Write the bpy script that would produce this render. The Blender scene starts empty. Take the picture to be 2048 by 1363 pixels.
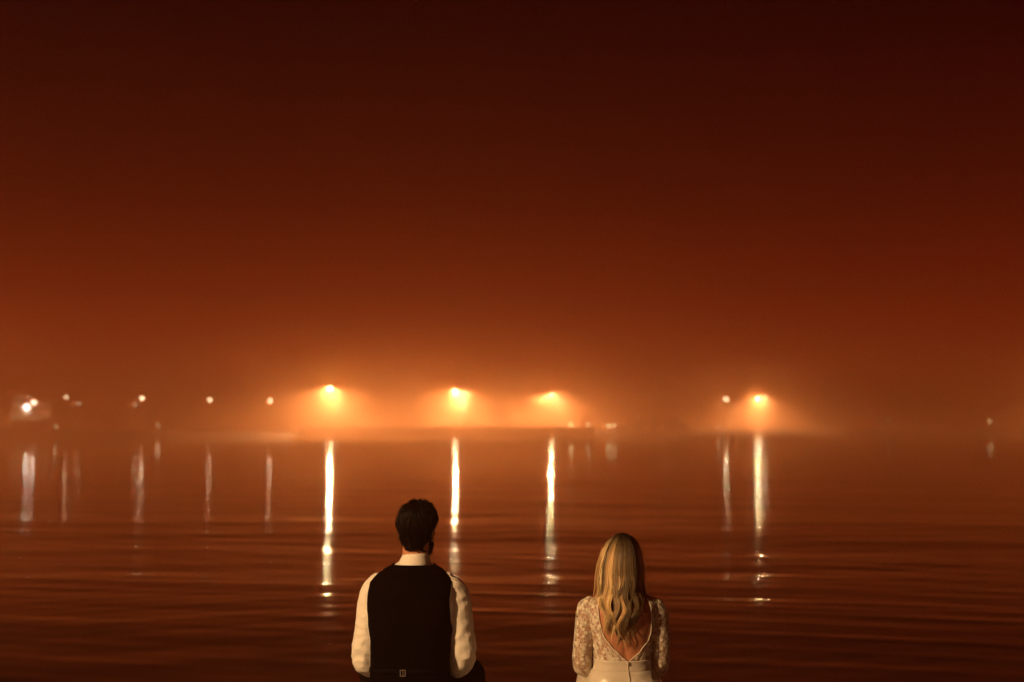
import bpy, bmesh, math, random
import numpy as np
from mathutils import Vector, Matrix, noise

# ------------------------------------------------------------------ scene, camera, light
scene = bpy.context.scene
scene.render.engine = 'CYCLES'
cy = scene.cycles
cy.use_denoising = True
cy.max_bounces = 8
cy.glossy_bounces = 3
cy.transparent_max_bounces = 16
cy.volume_bounces = 2
cy.sample_clamp_indirect = 6.0
cy.sample_clamp_direct = 0.0
scene.view_settings.view_transform = 'Standard'
scene.view_settings.look = 'None'
scene.view_settings.exposure = 0.15
scene.view_settings.gamma = 1.0
scene.view_settings.use_curve_mapping = False
scene.render.dither_intensity = 2.0

F = 2844.4                      # focal length in photo pixels (50 mm on 36 mm)
CAM_Z = 3.0                     # eye height over the water
HORIZON = 840
PITCH = math.atan((HORIZON - 681.5) / F)
cam_d = bpy.data.cameras.new('camera')
cam_d.lens = 50; cam_d.sensor_width = 36
cam_d.clip_end = 6000; cam_d.clip_start = 0.05
cam = bpy.data.objects.new('camera', cam_d)
cam.location = (0, 0, CAM_Z)
cam.rotation_euler = (math.pi / 2 + PITCH, 0, 0)
scene.collection.objects.link(cam)
scene.camera = cam
SUBJECT = 6.18                  # distance of the couple
cam_d.dof.use_dof = True
cam_d.dof.focus_distance = SUBJECT
cam_d.dof.aperture_fstop = 2.0

# night sky: faint red glow of a lit town on low cloud, strongest towards the horizon
world = bpy.data.worlds.new('World'); scene.world = world
world.use_nodes = True
wn = world.node_tree; wn.nodes.clear()
w_out = wn.nodes.new('ShaderNodeOutputWorld')
w_bg = wn.nodes.new('ShaderNodeBackground')
w_geo = wn.nodes.new('ShaderNodeTexCoord')
w_sep = wn.nodes.new('ShaderNodeSeparateXYZ')
w_ramp = wn.nodes.new('ShaderNodeValToRGB')
wn.links.new(w_geo.outputs['Generated'], w_sep.inputs[0])
wn.links.new(w_sep.outputs['Z'], w_ramp.inputs[0])
wn.links.new(w_ramp.outputs[0], w_bg.inputs[0])
wn.links.new(w_bg.outputs[0], w_out.inputs[0])
e = w_ramp.color_ramp.elements
e[0].position = 0.0; e[0].color = (0.42, 0.024, 0.004, 1)
e[1].position = 1.0; e[1].color = (0.002, 0.0001, 0.0004, 1)
for p, c in ((0.045, (0.30, 0.015, 0.003, 1)), (0.085, (0.13, 0.0050, 0.0014, 1)), (0.155, (0.034, 0.0012, 0.0008, 1)), (0.29, (0.0055, 0.0002, 0.0006, 1))):
    q = e.new(p); q.color = c
w_ramp.color_ramp.interpolation = 'B_SPLINE'
w_bg.inputs[1].default_value = 1.0

# ------------------------------------------------------------------ helpers
COL = scene.collection
def pix(x, y, Y):
    """world point on the line of sight through photo pixel (x, y) at distance Y ahead"""
    a, b = (x - 1024) / F, (681.5 - y) / F
    c, s = math.cos(PITCH), math.sin(PITCH)
    d = Vector((a, c - b * s, s + b * c))
    return Vector((0, 0, CAM_Z)) + d * (Y / d.y)

def tag(o, label=None, cat=None, group=None, kind=None):
    if label: o['label'] = label
    if cat: o['category'] = cat
    if group: o['group'] = group
    if kind: o['kind'] = kind
    return o
def empty(name, loc=(0, 0, 0), rz=0, label=None, cat=None, group=None):
    o = bpy.data.objects.new(name, None); o.location = loc; o.rotation_euler = (0, 0, rz)
    o.empty_display_size = 0.2
    COL.objects.link(o)
    return tag(o, label, cat, group)
def link_mesh(name, me, m, parent=None, smooth=True):
    o = bpy.data.objects.new(name, me)
    if m is not None:
        me.materials.clear(); me.materials.append(m)
    if smooth and len(me.polygons):
        me.polygons.foreach_set('use_smooth', [True] * len(me.polygons))
    COL.objects.link(o)
    if parent is not None: o.parent = parent
    return o
def mesh_of(verts, faces, name='mesh'):
    me = bpy.data.meshes.new(name)
    me.from_pydata([tuple(v) for v in verts], [], [tuple(f) for f in faces])
    me.update()
    return me
class MB:
    """collects simple solids into one mesh"""
    def __init__(s): s.v = []; s.f = []
    def add(s, v, f):
        n = len(s.v); s.v += [tuple(p) for p in v]; s.f += [tuple(i + n for i in q) for q in f]; return s
    def box(s, c, d, rz=0.0, taper=1.0):
        x, y, z = d[0] / 2, d[1] / 2, d[2] / 2; v = []
        for k, (a, b, e_) in enumerate(((-1,-1,-1),(1,-1,-1),(1,1,-1),(-1,1,-1),(-1,-1,1),(1,-1,1),(1,1,1),(-1,1,1))):
            t = taper if e_ > 0 else 1.0
            px, py = a * x * t, b * y * t
            v.append((c[0] + px * math.cos(rz) - py * math.sin(rz), c[1] + px * math.sin(rz) + py * math.cos(rz), c[2] + e_ * z))
        return s.add(v, [(0,3,2,1),(4,5,6,7),(0,1,5,4),(1,2,6,5),(2,3,7,6),(3,0,4,7)])
    def tube(s, pts, rad, n=10, squash=1.0, up=(0, 0, 1)):
        pts = [Vector(p) for p in pts]; rings = []
        if not hasattr(rad, '__len__'): rad = [rad] * len(pts)
        prev = None
        for i, p in enumerate(pts):
            t = (pts[min(i + 1, len(pts) - 1)] - pts[max(i - 1, 0)]).normalized()
            if prev is None:
                a = Vector(up) if abs(t.dot(Vector(up))) < 0.95 else Vector((1, 0, 0))
                u = (a - t * a.dot(t)).normalized()
            else:
                u = (prev - t * prev.dot(t)).normalized()
            prev = u; w = t.cross(u)
            rings.append([p + (u * math.cos(2 * math.pi * k / n) * squash + w * math.sin(2 * math.pi * k / n)) * rad[i] for k in range(n)])
        return s.rings(rings)
    def rings(s, rings):
        n = len(rings[0]); v = [q for r in rings for q in r]; f = []
        for i in range(len(rings) - 1):
            for k in range(n):
                f.append((i * n + k, i * n + (k + 1) % n, (i + 1) * n + (k + 1) % n, (i + 1) * n + k))
        c0 = len(v); v.append(sum((Vector(q) for q in rings[0]), Vector()) / n)
        c1 = len(v); v.append(sum((Vector(q) for q in rings[-1]), Vector()) / n)
        m = (len(rings) - 1) * n
        for k in range(n):
            f.append((c0, (k + 1) % n, k)); f.append((c1, m + k, m + (k + 1) % n))
        return s.add(v, f)
    def ball(s, c, r, nu=16, nv=10, rot=None):
        if not hasattr(r, '__len__'): r = (r, r, r)
        v = []; f = []
        for i in range(nv + 1):
            th = math.pi * i / nv
            for k in range(nu):
                ph = 2 * math.pi * k / nu
                p = Vector((r[0] * math.sin(th) * math.cos(ph), r[1] * math.sin(th) * math.sin(ph), r[2] * math.cos(th)))
                if rot: p = rot @ p
                v.append(Vector(c) + p)
        for i in range(nv):
            for k in range(nu):
                f.append((i * nu + k, (i + 1) * nu + k, (i + 1) * nu + (k + 1) % nu, i * nu + (k + 1) % nu))
        return s.add(v, f)
    def mesh(s, name='mesh'):
        me = mesh_of(s.v, s.f, name)
        bm = bmesh.new(); bm.from_mesh(me)
        bmesh.ops.remove_doubles(bm, verts=bm.verts, dist=1e-6)
        bmesh.ops.recalc_face_normals(bm, faces=bm.faces)
        bm.to_mesh(me); bm.free()
        return me
    def build(s, name, m, parent=None, smooth=False):
        return link_mesh(name, s.mesh(name), m, parent, smooth)

def mat(name, col, rough=0.6, spec=0.5, metal=0.0, vary=0.0, scale=8.0, bump=0.0, bscale=40.0, sheen=0.0):
    m = bpy.data.materials.new(name); m.use_nodes = True
    nt = m.node_tree; b = nt.nodes['Principled BSDF']
    b.inputs['Base Color'].default_value = (*col, 1)
    b.inputs['Roughness'].default_value = rough
    b.inputs['Specular IOR Level'].default_value = spec
    b.inputs['Metallic'].default_value = metal
    b.inputs['Sheen Weight'].default_value = sheen
    tc = nt.nodes.new('ShaderNodeTexCoord')
    if vary:
        n = nt.nodes.new('ShaderNodeTexNoise'); n.inputs['Scale'].default_value = scale; n.inputs['Detail'].default_value = 6
        r = nt.nodes.new('ShaderNodeValToRGB')
        r.color_ramp.elements[0].position = 0.3; r.color_ramp.elements[1].position = 0.7
        r.color_ramp.elements[0].color = (*[c * (1 - vary) for c in col], 1)
        r.color_ramp.elements[1].color = (*[min(1, c * (1 + vary)) for c in col], 1)
        nt.links.new(tc.outputs['Object'], n.inputs['Vector']); nt.links.new(n.outputs['Fac'], r.inputs[0])
        nt.links.new(r.outputs[0], b.inputs['Base Color'])
    if bump:
        n = nt.nodes.new('ShaderNodeTexNoise'); n.inputs['Scale'].default_value = bscale; n.inputs['Detail'].default_value = 4
        q = nt.nodes.new('ShaderNodeBump'); q.inputs['Strength'].default_value = bump; q.inputs['Distance'].default_value = 0.02
        nt.links.new(tc.outputs['Object'], n.inputs['Vector']); nt.links.new(n.outputs['Fac'], q.inputs['Height'])
        nt.links.new(q.outputs[0], b.inputs['Normal'])
    return m
def emit(name, col, strength):
    m = bpy.data.materials.new(name); m.use_nodes = True
    nt = m.node_tree; b = nt.nodes['Principled BSDF']
    b.inputs['Base Color'].default_value = (0.6, 0.5, 0.4, 1)
    b.inputs['Emission Color'].default_value = (*col, 1); b.inputs['Emission Strength'].default_value = strength
    return m

# ------------------------------------------------------------------ the setting
# water: one sheet, fine where the camera is near, carrying real long ripples
def wave_set(seed=4):
    R = random.Random(seed); W = []
    for k in range(46):
        lam = 0.6 * (1.085 ** k) * R.uniform(0.92, 1.08)           # 0.45 m .. 18 m
        ang = R.gauss(0.04, 0.32)                                   # crests lie across the view
        slope = 0.0065 * (lam / 2.0) ** -0.6
        W.append((lam, ang, slope, R.uniform(0, 2 * math.pi)))
    return W
def build_water():
    rows = [-60, -20, 4.0]; y = 9.0
    while y < 260: rows.append(y); y *= 1.0031
    rows += [265, 275, 290, 310, 350, 450]
    cols = list(np.linspace(-1, 1, 281))
    rows = np.array(rows); nc = len(cols)
    half = 0.44 * np.maximum(rows, 9) + 2.0
    xs = np.array([-0.0] * 2 + cols + [0.0] * 2)
    X = np.zeros((len(rows), nc + 4)); Y = np.repeat(rows[:, None], nc + 4, 1)
    X[:, 2:-2] = half[:, None] * np.array(cols)[None, :]
    X[:, 1] = -half - 0.3 * rows.clip(10); X[:, 0] = -1200; X[:, -2] = half + 0.3 * rows.clip(10); X[:, -1] = 1200
    Z = np.zeros_like(X)
    dy = np.gradient(rows)[:, None]
    amp_mod = 0.0
    # slow patches of calmer and livelier water
    P = 0.75 + 0.35 * np.sin(X / 43.0 + 1.1 + 0.7 * np.sin(Y / 27.0)) * np.sin(Y / 21.0 + 0.6 * np.sin(X / 51.0))
    for lam, ang, slope, ph in wave_set():
        k = 2 * math.pi / lam
        a = slope / k
        fade = np.clip((lam / (3.0 * dy) - 1.0), 0, 1)
        wob = 0.9 * np.sin(X / (lam * 5.5) + ph * 3) + 0.7 * np.sin(X / (lam * 13.0) + ph * 5) 
        env = 0.55 + 0.45 * np.sin(X / (lam * 4.3) + Y / (lam * 3.1) + ph * 7)
        Z += a * fade * env * np.sin(k * (X * math.sin(ang) + Y * math.cos(ang)) + ph + wob)
    calm = np.clip((Y - 60.0) / 70.0, 0, 1); Z *= P * (1 - 0.62 * calm * calm * (3 - 2 * calm))   # calmer in the lee of the far shore
    Z[:3] = 0; Z[-6:] = 0; Z[:, 0] = 0; Z[:, 1] = 0; Z[:, -1] = 0; Z[:, -2] = 0
    nr, ncol = X.shape
    me = bpy.data.meshes.new('water')
    me.vertices.add(nr * ncol)
    me.vertices.foreach_set('co', np.stack([X, Y, Z], -1).reshape(-1).astype(np.float32))
    i = np.arange(nr * ncol).reshape(nr, ncol)
    q = np.stack([i[:-1, :-1], i[:-1, 1:], i[1:, 1:], i[1:, :-1]], -1).reshape(-1, 4)
    me.loops.add(q.size); me.polygons.add(len(q))
    me.loops.foreach_set('vertex_index', q.reshape(-1).astype(np.int32))
    me.polygons.foreach_set('loop_start', np.arange(0, q.size, 4, dtype=np.int32))
    me.polygons.foreach_set('loop_total', np.full(len(q), 4, dtype=np.int32))
    me.update(calc_edges=True); me.validate()
    m = bpy.data.materials.new('harbour water'); m.use_nodes = True
    nt = m.node_tree; b = nt.nodes['Principled BSDF']
    b.inputs['Base Color'].default_value = (0.004, 0.004, 0.005, 1)
    b.inputs['Roughness'].default_value = 0.065
    b.inputs['IOR'].default_value = 1.333
    tc = nt.nodes.new('ShaderNodeTexCoord'); mp = nt.nodes.new('ShaderNodeMapping')
    mp.inputs['Scale'].default_value = (0.45, 1.3, 1)
    n = nt.nodes.new('ShaderNodeTexNoise'); n.inputs['Scale'].default_value = 1.5; n.inputs['Detail'].default_value = 2
    bp = nt.nodes.new('ShaderNodeBump'); bp.inputs['Strength'].default_value = 0.05; bp.inputs['Distance'].default_value = 0.05
    nt.links.new(tc.outputs['Object'], mp.inputs[0]); nt.links.new(mp.outputs[0], n.inputs[0])
    nt.links.new(n.outputs['Fac'], bp.inputs['Height']); nt.links.new(bp.outputs[0], b.inputs['Normal'])
    o = link_mesh('water', me, m); o['kind'] = 'structure'
    return o
build_water()

# far shore: flat land behind a low uneven bank
SHORE = [(-4000, 222), (-300, 222), (60, 224), (420, 226), (600, 228), (1190, 237), (1215, 246), (1240, 241), (1380, 246), (1480, 256), (1700, 268), (2048, 285), (2500, 300), (6000, 320)]
def shore_y(px):
    for (a, ya), (b, yb) in zip(SHORE, SHORE[1:]):
        if a <= px <= b: return ya + (yb - ya) * (px - a) / (b - a)
    return SHORE[-1][1]
def build_land():
    v = []; f = []
    pxs = list(range(-4000, -300, 200)) + list(range(-300, 2400, 12)) + list(range(2400, 6001, 200))
    prof = [(-2.5, -0.8), (0, 0.02), (0.9, 0.22), (2.2, 0.42), (4.5, 0.62), (9, 0.68), (30, 0.7), (90, 0.7), (250, 0.7), (900, 0.75), (1500, 0.75)]
    for px in pxs:
        y0 = shore_y(px)
        bank = 1.25 + (1.2 if px < 330 else 0.0) * max(0, min(1, (330 - px) / 200))
        for k, (d, z) in enumerate(prof):
            y = y0 + d; x = (px - 1024) / F * y
            q = noise.noise(Vector((x * 0.35, y * 0.35, 3.1)))
            y += q * (0.5 if k < 5 else 0); z2 = z * (bank if k in (3, 4, 5, 6) else 1) + (q * 0.12 if 1 < k < 6 else 0)
            v.append((x, y, z2))
    n = len(prof)
    for i in range(len(pxs) - 1):
        for k in range(n - 1):
            f.append((i * n + k, (i + 1) * n + k, (i + 1) * n + k + 1, i * n + k + 1))
    m = mat('shore ground', (0.022, 0.020, 0.014), 0.95, 0.2, vary=0.35, scale=0.6, bump=0.6, bscale=2.0)
    o = link_mesh('ground', mesh_of(v, f), m); o['kind'] = 'structure'
    return o
build_land()
# ------------------------------------------------------------------ far shore: lamps, quay, buildings
M_POST = mat('galvanised lamp post', (0.18, 0.18, 0.18), 0.5, 0.5, 0.6)
SODIUM = (1.0, 0.70, 0.33)
WARM = (1.0, 0.72, 0.37)
PALE = (1.0, 0.70, 0.38)
COOL = (1.0, 0.80, 0.55)
POWER = 310000.0
BOWL = 85000.0
SMALL = 300000.0
LENS = 900.0
_lens = {}
def light_for(parent, loc, power, colr, radius, name='lamp_glow', cone=None):
    if cone:
        d = bpy.data.lights.new(name, 'SPOT'); d.spot_size = math.radians(cone); d.spot_blend = 0.6
    else:
        d = bpy.data.lights.new(name, 'POINT')
    d.energy = power; d.color = colr; d.shadow_soft_size = radius
    o = bpy.data.objects.new(name, d); o.location = loc; o.parent = parent
    COL.objects.link(o)
    return o
def street_lamp(px, py, Y, power, colr, label, r=0.32, arm=1.6, group='street lamps along the far shore', ground=0.7, lens=None):
    if lens is None: lens = 1.0 if power > 0.5 else 0.05
    """lamp whose luminaire shows at a photo pixel, Y metres away"""
    p = pix(px, py, Y)
    t = empty('street_lamp', (p.x, p.y, ground), 0, label, 'street lamp', group)
    h = p.z - ground
    side = arm
    MB().tube([(side, 0, 0), (side, 0, 0.9), (side, 0, 1.0), (side, 0, h * 0.97)], [0.11, 0.11, 0.085, 0.055], 10).build('pole', M_POST, t, True)
    MB().tube([(side, 0, h * 0.96), (side * 0.9, 0, h + 0.2), (side * 0.55, 0, h + 0.40), (0.1, 0, h + 0.46)], 0.04, 8).build('arm', M_POST, t, True)
    key = (colr, lens)
    if key not in _lens:
        _lens[key] = m_ = emit('lamp lens', (1.0, 0.26 + 0.6 * colr[1], 0.14 + 0.7 * colr[2]), LENS * lens); m_.cycles.emission_sampling = 'NONE'
    main = power > 0.5
    skirt = -0.10 if main else 0.18                 # main-road lamps have cut-off hoods, the small ones shallow shades
    hood = MB(); rings = []
    for z, rr in ((0.52, 0.05), (0.48, 0.18), (0.40, 0.30), (0.26, 0.385), (skirt, 0.40), (skirt - 0.02, 0.40), (skirt, 0.385), (0.24, 0.37), (0.34, 0.28), (0.40, 0.05)):
        rings.append([(rr * math.cos(2 * math.pi * k / 16), rr * math.sin(2 * math.pi * k / 16), h + z) for k in range(16)])
    hood.rings(rings).build('hood', M_POST, t, True)
    if main:
        light_for(t, (0, 0, h + skirt + 0.05), POWER * power, colr, 0.11)                    # burner just inside the rim
        MB().ball((0, 0, h - 0.26), 0.12, 16, 10).build('lens', _lens[key], t, True)           # small bowl below the rim
        MB().tube([(0, 0, h - 0.16), (0, 0, h - 0.10)], 0.03, 8).build('stem', M_POST, t, True)
        light_for(t, (0, 0, h - 0.26), BOWL * power, (1.0, 0.56, 0.20), 0.13)
    else:
        MB().ball((0, 0, h - 0.1), r * 0.9, 16, 10).build('lens', _lens[key], t, True)
        light_for(t, (0, 0, h - 0.1), SMALL * power, colr, r)
    return t

LAMPS = [  # px, py, distance, power, colour, label
    (660, 774, 243, 1.0, SODIUM, 'brightest and tallest-standing glowing street lamp above the left end of the quay wall'),
    (911, 780, 258, 1.05, SODIUM, 'bright glowing street lamp straight above the man with the black waistcoat'),
    (1101, 785, 272, 1.1, SODIUM, 'bright glowing street lamp between the man and the woman, right of centre'),
    (1515, 794, 296, 1.1, SODIUM, 'bright glowing street lamp right of the dark bushes with a long reflection'),
    (1452, 797, 290, 0.04800, WARM, 'smaller lamp without halo just left of the bright lamp on the right'),
    (1531, 794, 330, 0.01440, SODIUM, 'faint lamp touching the right side of the bright right-hand lamp'),
    (540, 800, 275, 0.00840, PALE, 'small pale lamp nearest left of the brightest lamp'),
    (419, 798, 270, 0.00840, PALE, 'small pale lamp, second to the left of the brightest lamp'),
    (284, 795, 262, 0.00840, PALE, 'small pale lamp, third to the left of the brightest lamp'),
    (133, 793, 262, 0.00480, PALE, 'dim pale lamp right of the lit white boathouse, highest there'),
    (68, 803, 250, 0.00480, COOL, 'small white lamp above the right corner of the lit boathouse'),
    (157, 805, 275, 0.00144, PALE, 'very dim lamp low in the haze, second right of the lit boathouse'),
    (270, 808, 275, 0.00144, PALE, 'very dim lamp just below the third pale lamp in the haze'),
    (808, 803, 400, 0.01200, SODIUM, 'barely visible lamp in the haze left of the lamp above the man'),
    (-420, 776, 240, 2.9, SODIUM, 'unseen street lamp added for the edge glow, first one left of the picture'),  # lamps beyond both sides are unseen, added to carry the glow outwards
    (-760, 776, 240, 1.5, SODIUM, 'unseen street lamp added for the edge glow, second one left of the picture'),
    (2800, 796, 310, 2.2, SODIUM, 'unseen street lamp added for the edge glow, second one right of the picture'),
    (2360, 800, 300, 4.0, SODIUM, 'unseen street lamp added for the edge glow, first one right of the picture'),
    (1327, 788, 400, 0.01200, SODIUM, 'barely visible lamp high above the dark bushes'),
]
LENS_OF = {133: 0.018, 157: 0.009, 270: 0.009, 808: 0.008, 1327: 0.008, 1531: 0.06, 1452: 0.08}
for a in LAMPS: street_lamp(*a, lens=LENS_OF.get(a[0]))
# ------------------------------------------------------------------ far shore: quay wall, shrubs, boathouse, low lights
M_WALL = mat('far quay concrete', (0.07, 0.062, 0.055), 0.9, 0.3, vary=0.3, scale=0.8, bump=0.4, bscale=4)
def quay_wall():
    a = pix(598, 876, 231.0); b = pix(1190, 876, 237.0)
    L = (b - a).length; ang = math.atan2(b.y - a.y, b.x - a.x)
    t = empty('quay_wall', ((a.x + b.x) / 2, (a.y + b.y) / 2, 0), ang, 'long low concrete quay wall on the far shore below the bright lamps', 'wall')
    MB().box((0, 0.6, 0.50), (L, 1.2, 2.4)).build('body', M_WALL, t)
    n = 14
    for k in range(n):
        MB().box((-L / 2 + (k + 0.5) * L / n, 0.55, 1.79), (L / n - 0.04, 1.45, 0.18 + 0.02 * (k % 3))).build('coping', M_WALL, t)
    for k in range(7):                      # timber fenders on the face
        MB().box((-L / 2 + (k + 0.5) * L / 7, -0.09, 0.5), (0.28, 0.176, 1.7)).build('fender', M_TIMBER, t)
    for k in range(2):                      # ladders
        lx = -L / 4 + k * L / 2; ld = MB()
        ld.box((lx - 0.2, -0.12, 0.5), (0.06, 0.06, 2.0)); ld.box((lx + 0.2, -0.12, 0.5), (0.06, 0.06, 2.0))
        for r in range(7): ld.box((lx, -0.12, -0.3 + r * 0.28), (0.338, 0.04, 0.04))
        ld.build('ladder', M_POST, t)
M_TIMBER = mat('tarred timber', (0.03, 0.024, 0.018), 0.85, 0.2, vary=0.3, scale=3)
quay_wall()
M_LEAF = mat('dark shrub leaves', (0.035, 0.055, 0.018), 0.6, 0.3, vary=0.4, scale=2)
M_BARK = mat('shrub bark', (0.06, 0.045, 0.03), 0.9, 0.2, vary=0.3, scale=6)
def shrub(px, top_y, Y, width, seed, label):
    R = random.Random(seed)
    p = pix(px, 876, Y); top = pix(px, top_y, Y).z
    t = empty('shrub', (p.x, Y, 0.5), R.uniform(0, 6), label, 'shrub', 'dark shrubs beside the slipway')
    H = top - 0.5; st = MB(); tips = []
    for k in range(7):
        a = R.uniform(0, 6.28); s = R.uniform(0.15, 0.42) * width
        e_ = Vector((math.cos(a) * s, math.sin(a) * s * 0.8, H * R.uniform(0.5, 0.85)))
        mid = e_ * 0.5 + Vector((R.gauss(0, .1), R.gauss(0, .1), H * 0.08))
        st.tube([(0, 0, -0.1), mid, e_], [0.07, 0.045, 0.015], 6); tips.append(e_); tips.append(mid * 1.15)
    st.build('trunk', M_BARK, t, True)
    v = []; f = []
    for k in range(2600):
        c = R.choice(tips); d = Vector((R.gauss(0, 1), R.gauss(0, 1), R.gauss(0, 0.75)))
        q = c + d.normalized() * R.random() ** 0.5 * 0.26 * width * (0.7 + 0.5 * R.random())
        q.z = max(0.02, min(q.z, H * (1.0 - 0.12 * (q.x * q.x + q.y * q.y) / (width * width * 0.1)) + R.gauss(0, 0.06)))
        n = Vector((R.gauss(0, 1), R.gauss(0, 1), R.gauss(0, 1) + 0.6)).normalized(); u = n.orthogonal().normalized(); w = n.cross(u); s = R.uniform(0.05, 0.11)
        i = len(v); v += [q - u * s, q + w * s * 0.45, q + u * s, q - w * s * 0.45]; f.append((i, i + 1, i + 2, i + 3))
    link_mesh('crown', mesh_of(v, f), M_LEAF, t, False)
for a in ((1243, 846, 243, 2.6, 1, 'lowest dark shrub at the slipway end of the clump'), (1272, 833, 244.5, 4.2, 2, 'dark rounded shrub second from the slipway'),
          (1308, 827, 246, 4.6, 3, 'tallest dark shrub in the middle of the clump'), (1342, 831, 246.5, 4.2, 4, 'dark shrub right of the tallest one'), (1370, 842, 247.5, 3.2, 5, 'dark shrub at the right end of the clump')):
    shrub(*a)

M_BOARD = mat('white painted boards', (0.72, 0.68, 0.62), 0.7, 0.3, vary=0.08, scale=1.5)
M_DARKBOARD = mat('dark stained boards', (0.05, 0.035, 0.028), 0.8, 0.2, vary=0.3, scale=1.5)
M_ROOF = mat('slate roof', (0.06, 0.06, 0.065), 0.8, 0.3, vary=0.3, scale=2)
M_PANE = mat('dark window glass', (0.02, 0.02, 0.022), 0.08, 0.6)
def boathouse():
    Y = 250.0
    l = pix(22, 838, Y); r = pix(76, 838, Y); w = r.x - l.x; zf = l.z; g = 1.0
    top = pix(50, 803, Y).z
    t = empty('boathouse', ((l.x + r.x) / 2, Y, 0), 0, 'two-storey boathouse at far left with white lamp-lit upper front', 'building')
    D = 7.0
    MB().box((0, D / 2 + 0.02, (zf + g) / 2 - 0.2), (w, D, zf - g + 0.4)).build('lower_wall', M_DARKBOARD, t)
    MB().box((0, D / 2 + 0.10, (zf + top) / 2), (w - 0.06, D - 0.16, top - zf - 0.002)).build('upper_wall', M_BOARD, t)
    n = 12
    for k in range(n):
        h = (top - zf) / n
        MB().box((0, 0.05 - 0.01 * 0, zf + (k + 0.5) * h), (w - 0.02, 0.05, h - 0.025)).build('board', M_BOARD, t)
    # gable and roof
    gz = top + 1.35
    gb = MB().add([(-w / 2, 0.04, top + 0.004), (w / 2, 0.04, top + 0.004), (0, 0.04, gz), (-w / 2, D, top + 0.004), (w / 2, D, top + 0.004), (0, D, gz)], [(0, 1, 2), (3, 5, 4), (0, 2, 5, 3), (1, 4, 5, 2), (0, 3, 4, 1)])
    gb.build('gable', M_BOARD, t)
    rf = empty('roof'); rf.parent = t
    for s in (-1, 1):
        x1 = s * (w / 2 + 0.35); z1 = top - 0.2
        MB().add([(0, -0.4, gz + 0.05), (x1, -0.4, z1), (x1, D + 0.3, z1), (0, D + 0.3, gz + 0.05), (0, -0.4, gz + 0.17), (x1, -0.4, z1 + 0.12), (x1, D + 0.3, z1 + 0.12), (0, D + 0.3, gz + 0.17)],
                 [(0, 1, 2, 3), (4, 7, 6, 5), (0, 4, 5, 1), (1, 5, 6, 2), (2, 6, 7, 3), (3, 7, 4, 0)]).build('roof_slope', M_ROOF, rf)
    MB().box((0, -0.28, zf + 0.02), (w + 0.2, 0.62, 0.14)).build('balcony', M_BOARD, t)
    for k in range(9):
        MB().box((-w / 2 + 0.1 + k * (w - 0.2) / 8, -0.54, zf + 0.5), (0.05, 0.05, 0.82)).build('baluster', M_BOARD, t)
    MB().box((0, -0.54, zf + 0.95), (w + 0.1, 0.08, 0.07)).build('rail', M_BOARD, t)
    for x, z, ww, hh in ((-w * 0.30, zf + 1.7, 0.8, 1.0), (w * 0.32, zf + 1.7, 0.8, 1.0)):
        f_ = MB().box((x, 0.012, z), (ww + 0.16, 0.06, hh + 0.16)).build('window', M_BOARD, t)
        MB().box((x, -0.022, z), (ww, 0.02, hh)).build('pane', M_PANE, f_)
    d = MB().box((0.1, -0.02, (zf + g) / 2 - 0.15), (2.2, 0.08, zf - g - 0.1)).build('door', M_TIMBER, t)
    lamp = pix(55, 814, Y)
    fl = MB().box((lamp.x - t.location.x, -0.30, lamp.z + 0.26), (0.34, 0.5, 0.06)).build('floodlight', M_POST, t)
    m_ = emit('white floodlight lens', (1.0, 0.86, 0.74), 260.0); m_.cycles.emission_sampling = 'NONE'
    MB().ball((lamp.x - t.location.x, -0.55, lamp.z), 0.18).build('lens', m_, fl, True)
    light_for(t, (lamp.x - t.location.x, -0.55, lamp.z), 900.0, (1.0, 0.84, 0.62), 0.2)
boathouse()
def low_lamp(px, py, Y, power, colr, label, ground, r=0.2, lens=30.0, name='bollard_lamp', cat='bollard lamp', group='low lamps at the far water edge'):
    p = pix(px, py, Y)
    t = empty(name, (p.x, p.y, ground), 0, label, cat, group); h = p.z - ground
    MB().tube([(0, 0, -0.05), (0, 0, 0.05), (0, 0, max(0.08, h - r))], [0.12, 0.09, 0.07], 10).build('post', M_POST, t, True)
    MB().tube([(0, 0, h + r * 0.9), (0, 0, h + r * 1.05), (0, 0, h + r * 1.3)], [r * 1.15, r * 1.15, r * 0.2], 12).build('cap', M_POST, t, True)
    m_ = emit('low lamp lens', (1.0, 0.5 + 0.5 * colr[1], 0.2 + 0.6 * colr[2]), lens); m_.cycles.emission_sampling = 'NONE'
    MB().ball((0, 0, h), r * 0.9).build('lens', m_, t, True)
    light_for(t, (0, 0, h), power, colr, r)
for a in ((1142, 848, 239, 110, SODIUM, 'brighter low lamp on the right end of the quay wall', 1.88, 0.28, 14), (1176, 848, 239.5, 60, SODIUM, 'dimmer low lamp at the very end of the quay wall', 1.88, 0.26, 8),
          (1217, 851, 247, 100, SODIUM, 'left one of the two low lamps beside the shrubs', 0.75, 0.28, 14), (1229, 851, 247, 70, SODIUM, 'right one of the two low lamps beside the shrubs', 0.75, 0.28, 9),
          (1437, 853, 262, 200, WARM, 'faint low lamp below the lamp without halo', 0.75, 0.25, 6), (316, 850, 240, 160, PALE, 'faint low lamp on the left bank', 0.9, 0.25, 5), (112, 852, 238, 160, PALE, 'faint low lamp on the bank beside the boathouse', 0.9, 0.25, 5),
          (1776, 840, 290, 80, PALE, 'faint lamp low in the haze on the right bank', 0.75, 0.25, 8), (1979, 841, 292, 220, SODIUM, 'small crisp orange lamp at the far right of the bank', 0.75, 0.24, 22), (1697, 868, 276, 120, WARM, 'faint lamp at the water line of the right bank', 0.3, 0.22, 8)):
    low_lamp(*a)
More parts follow.
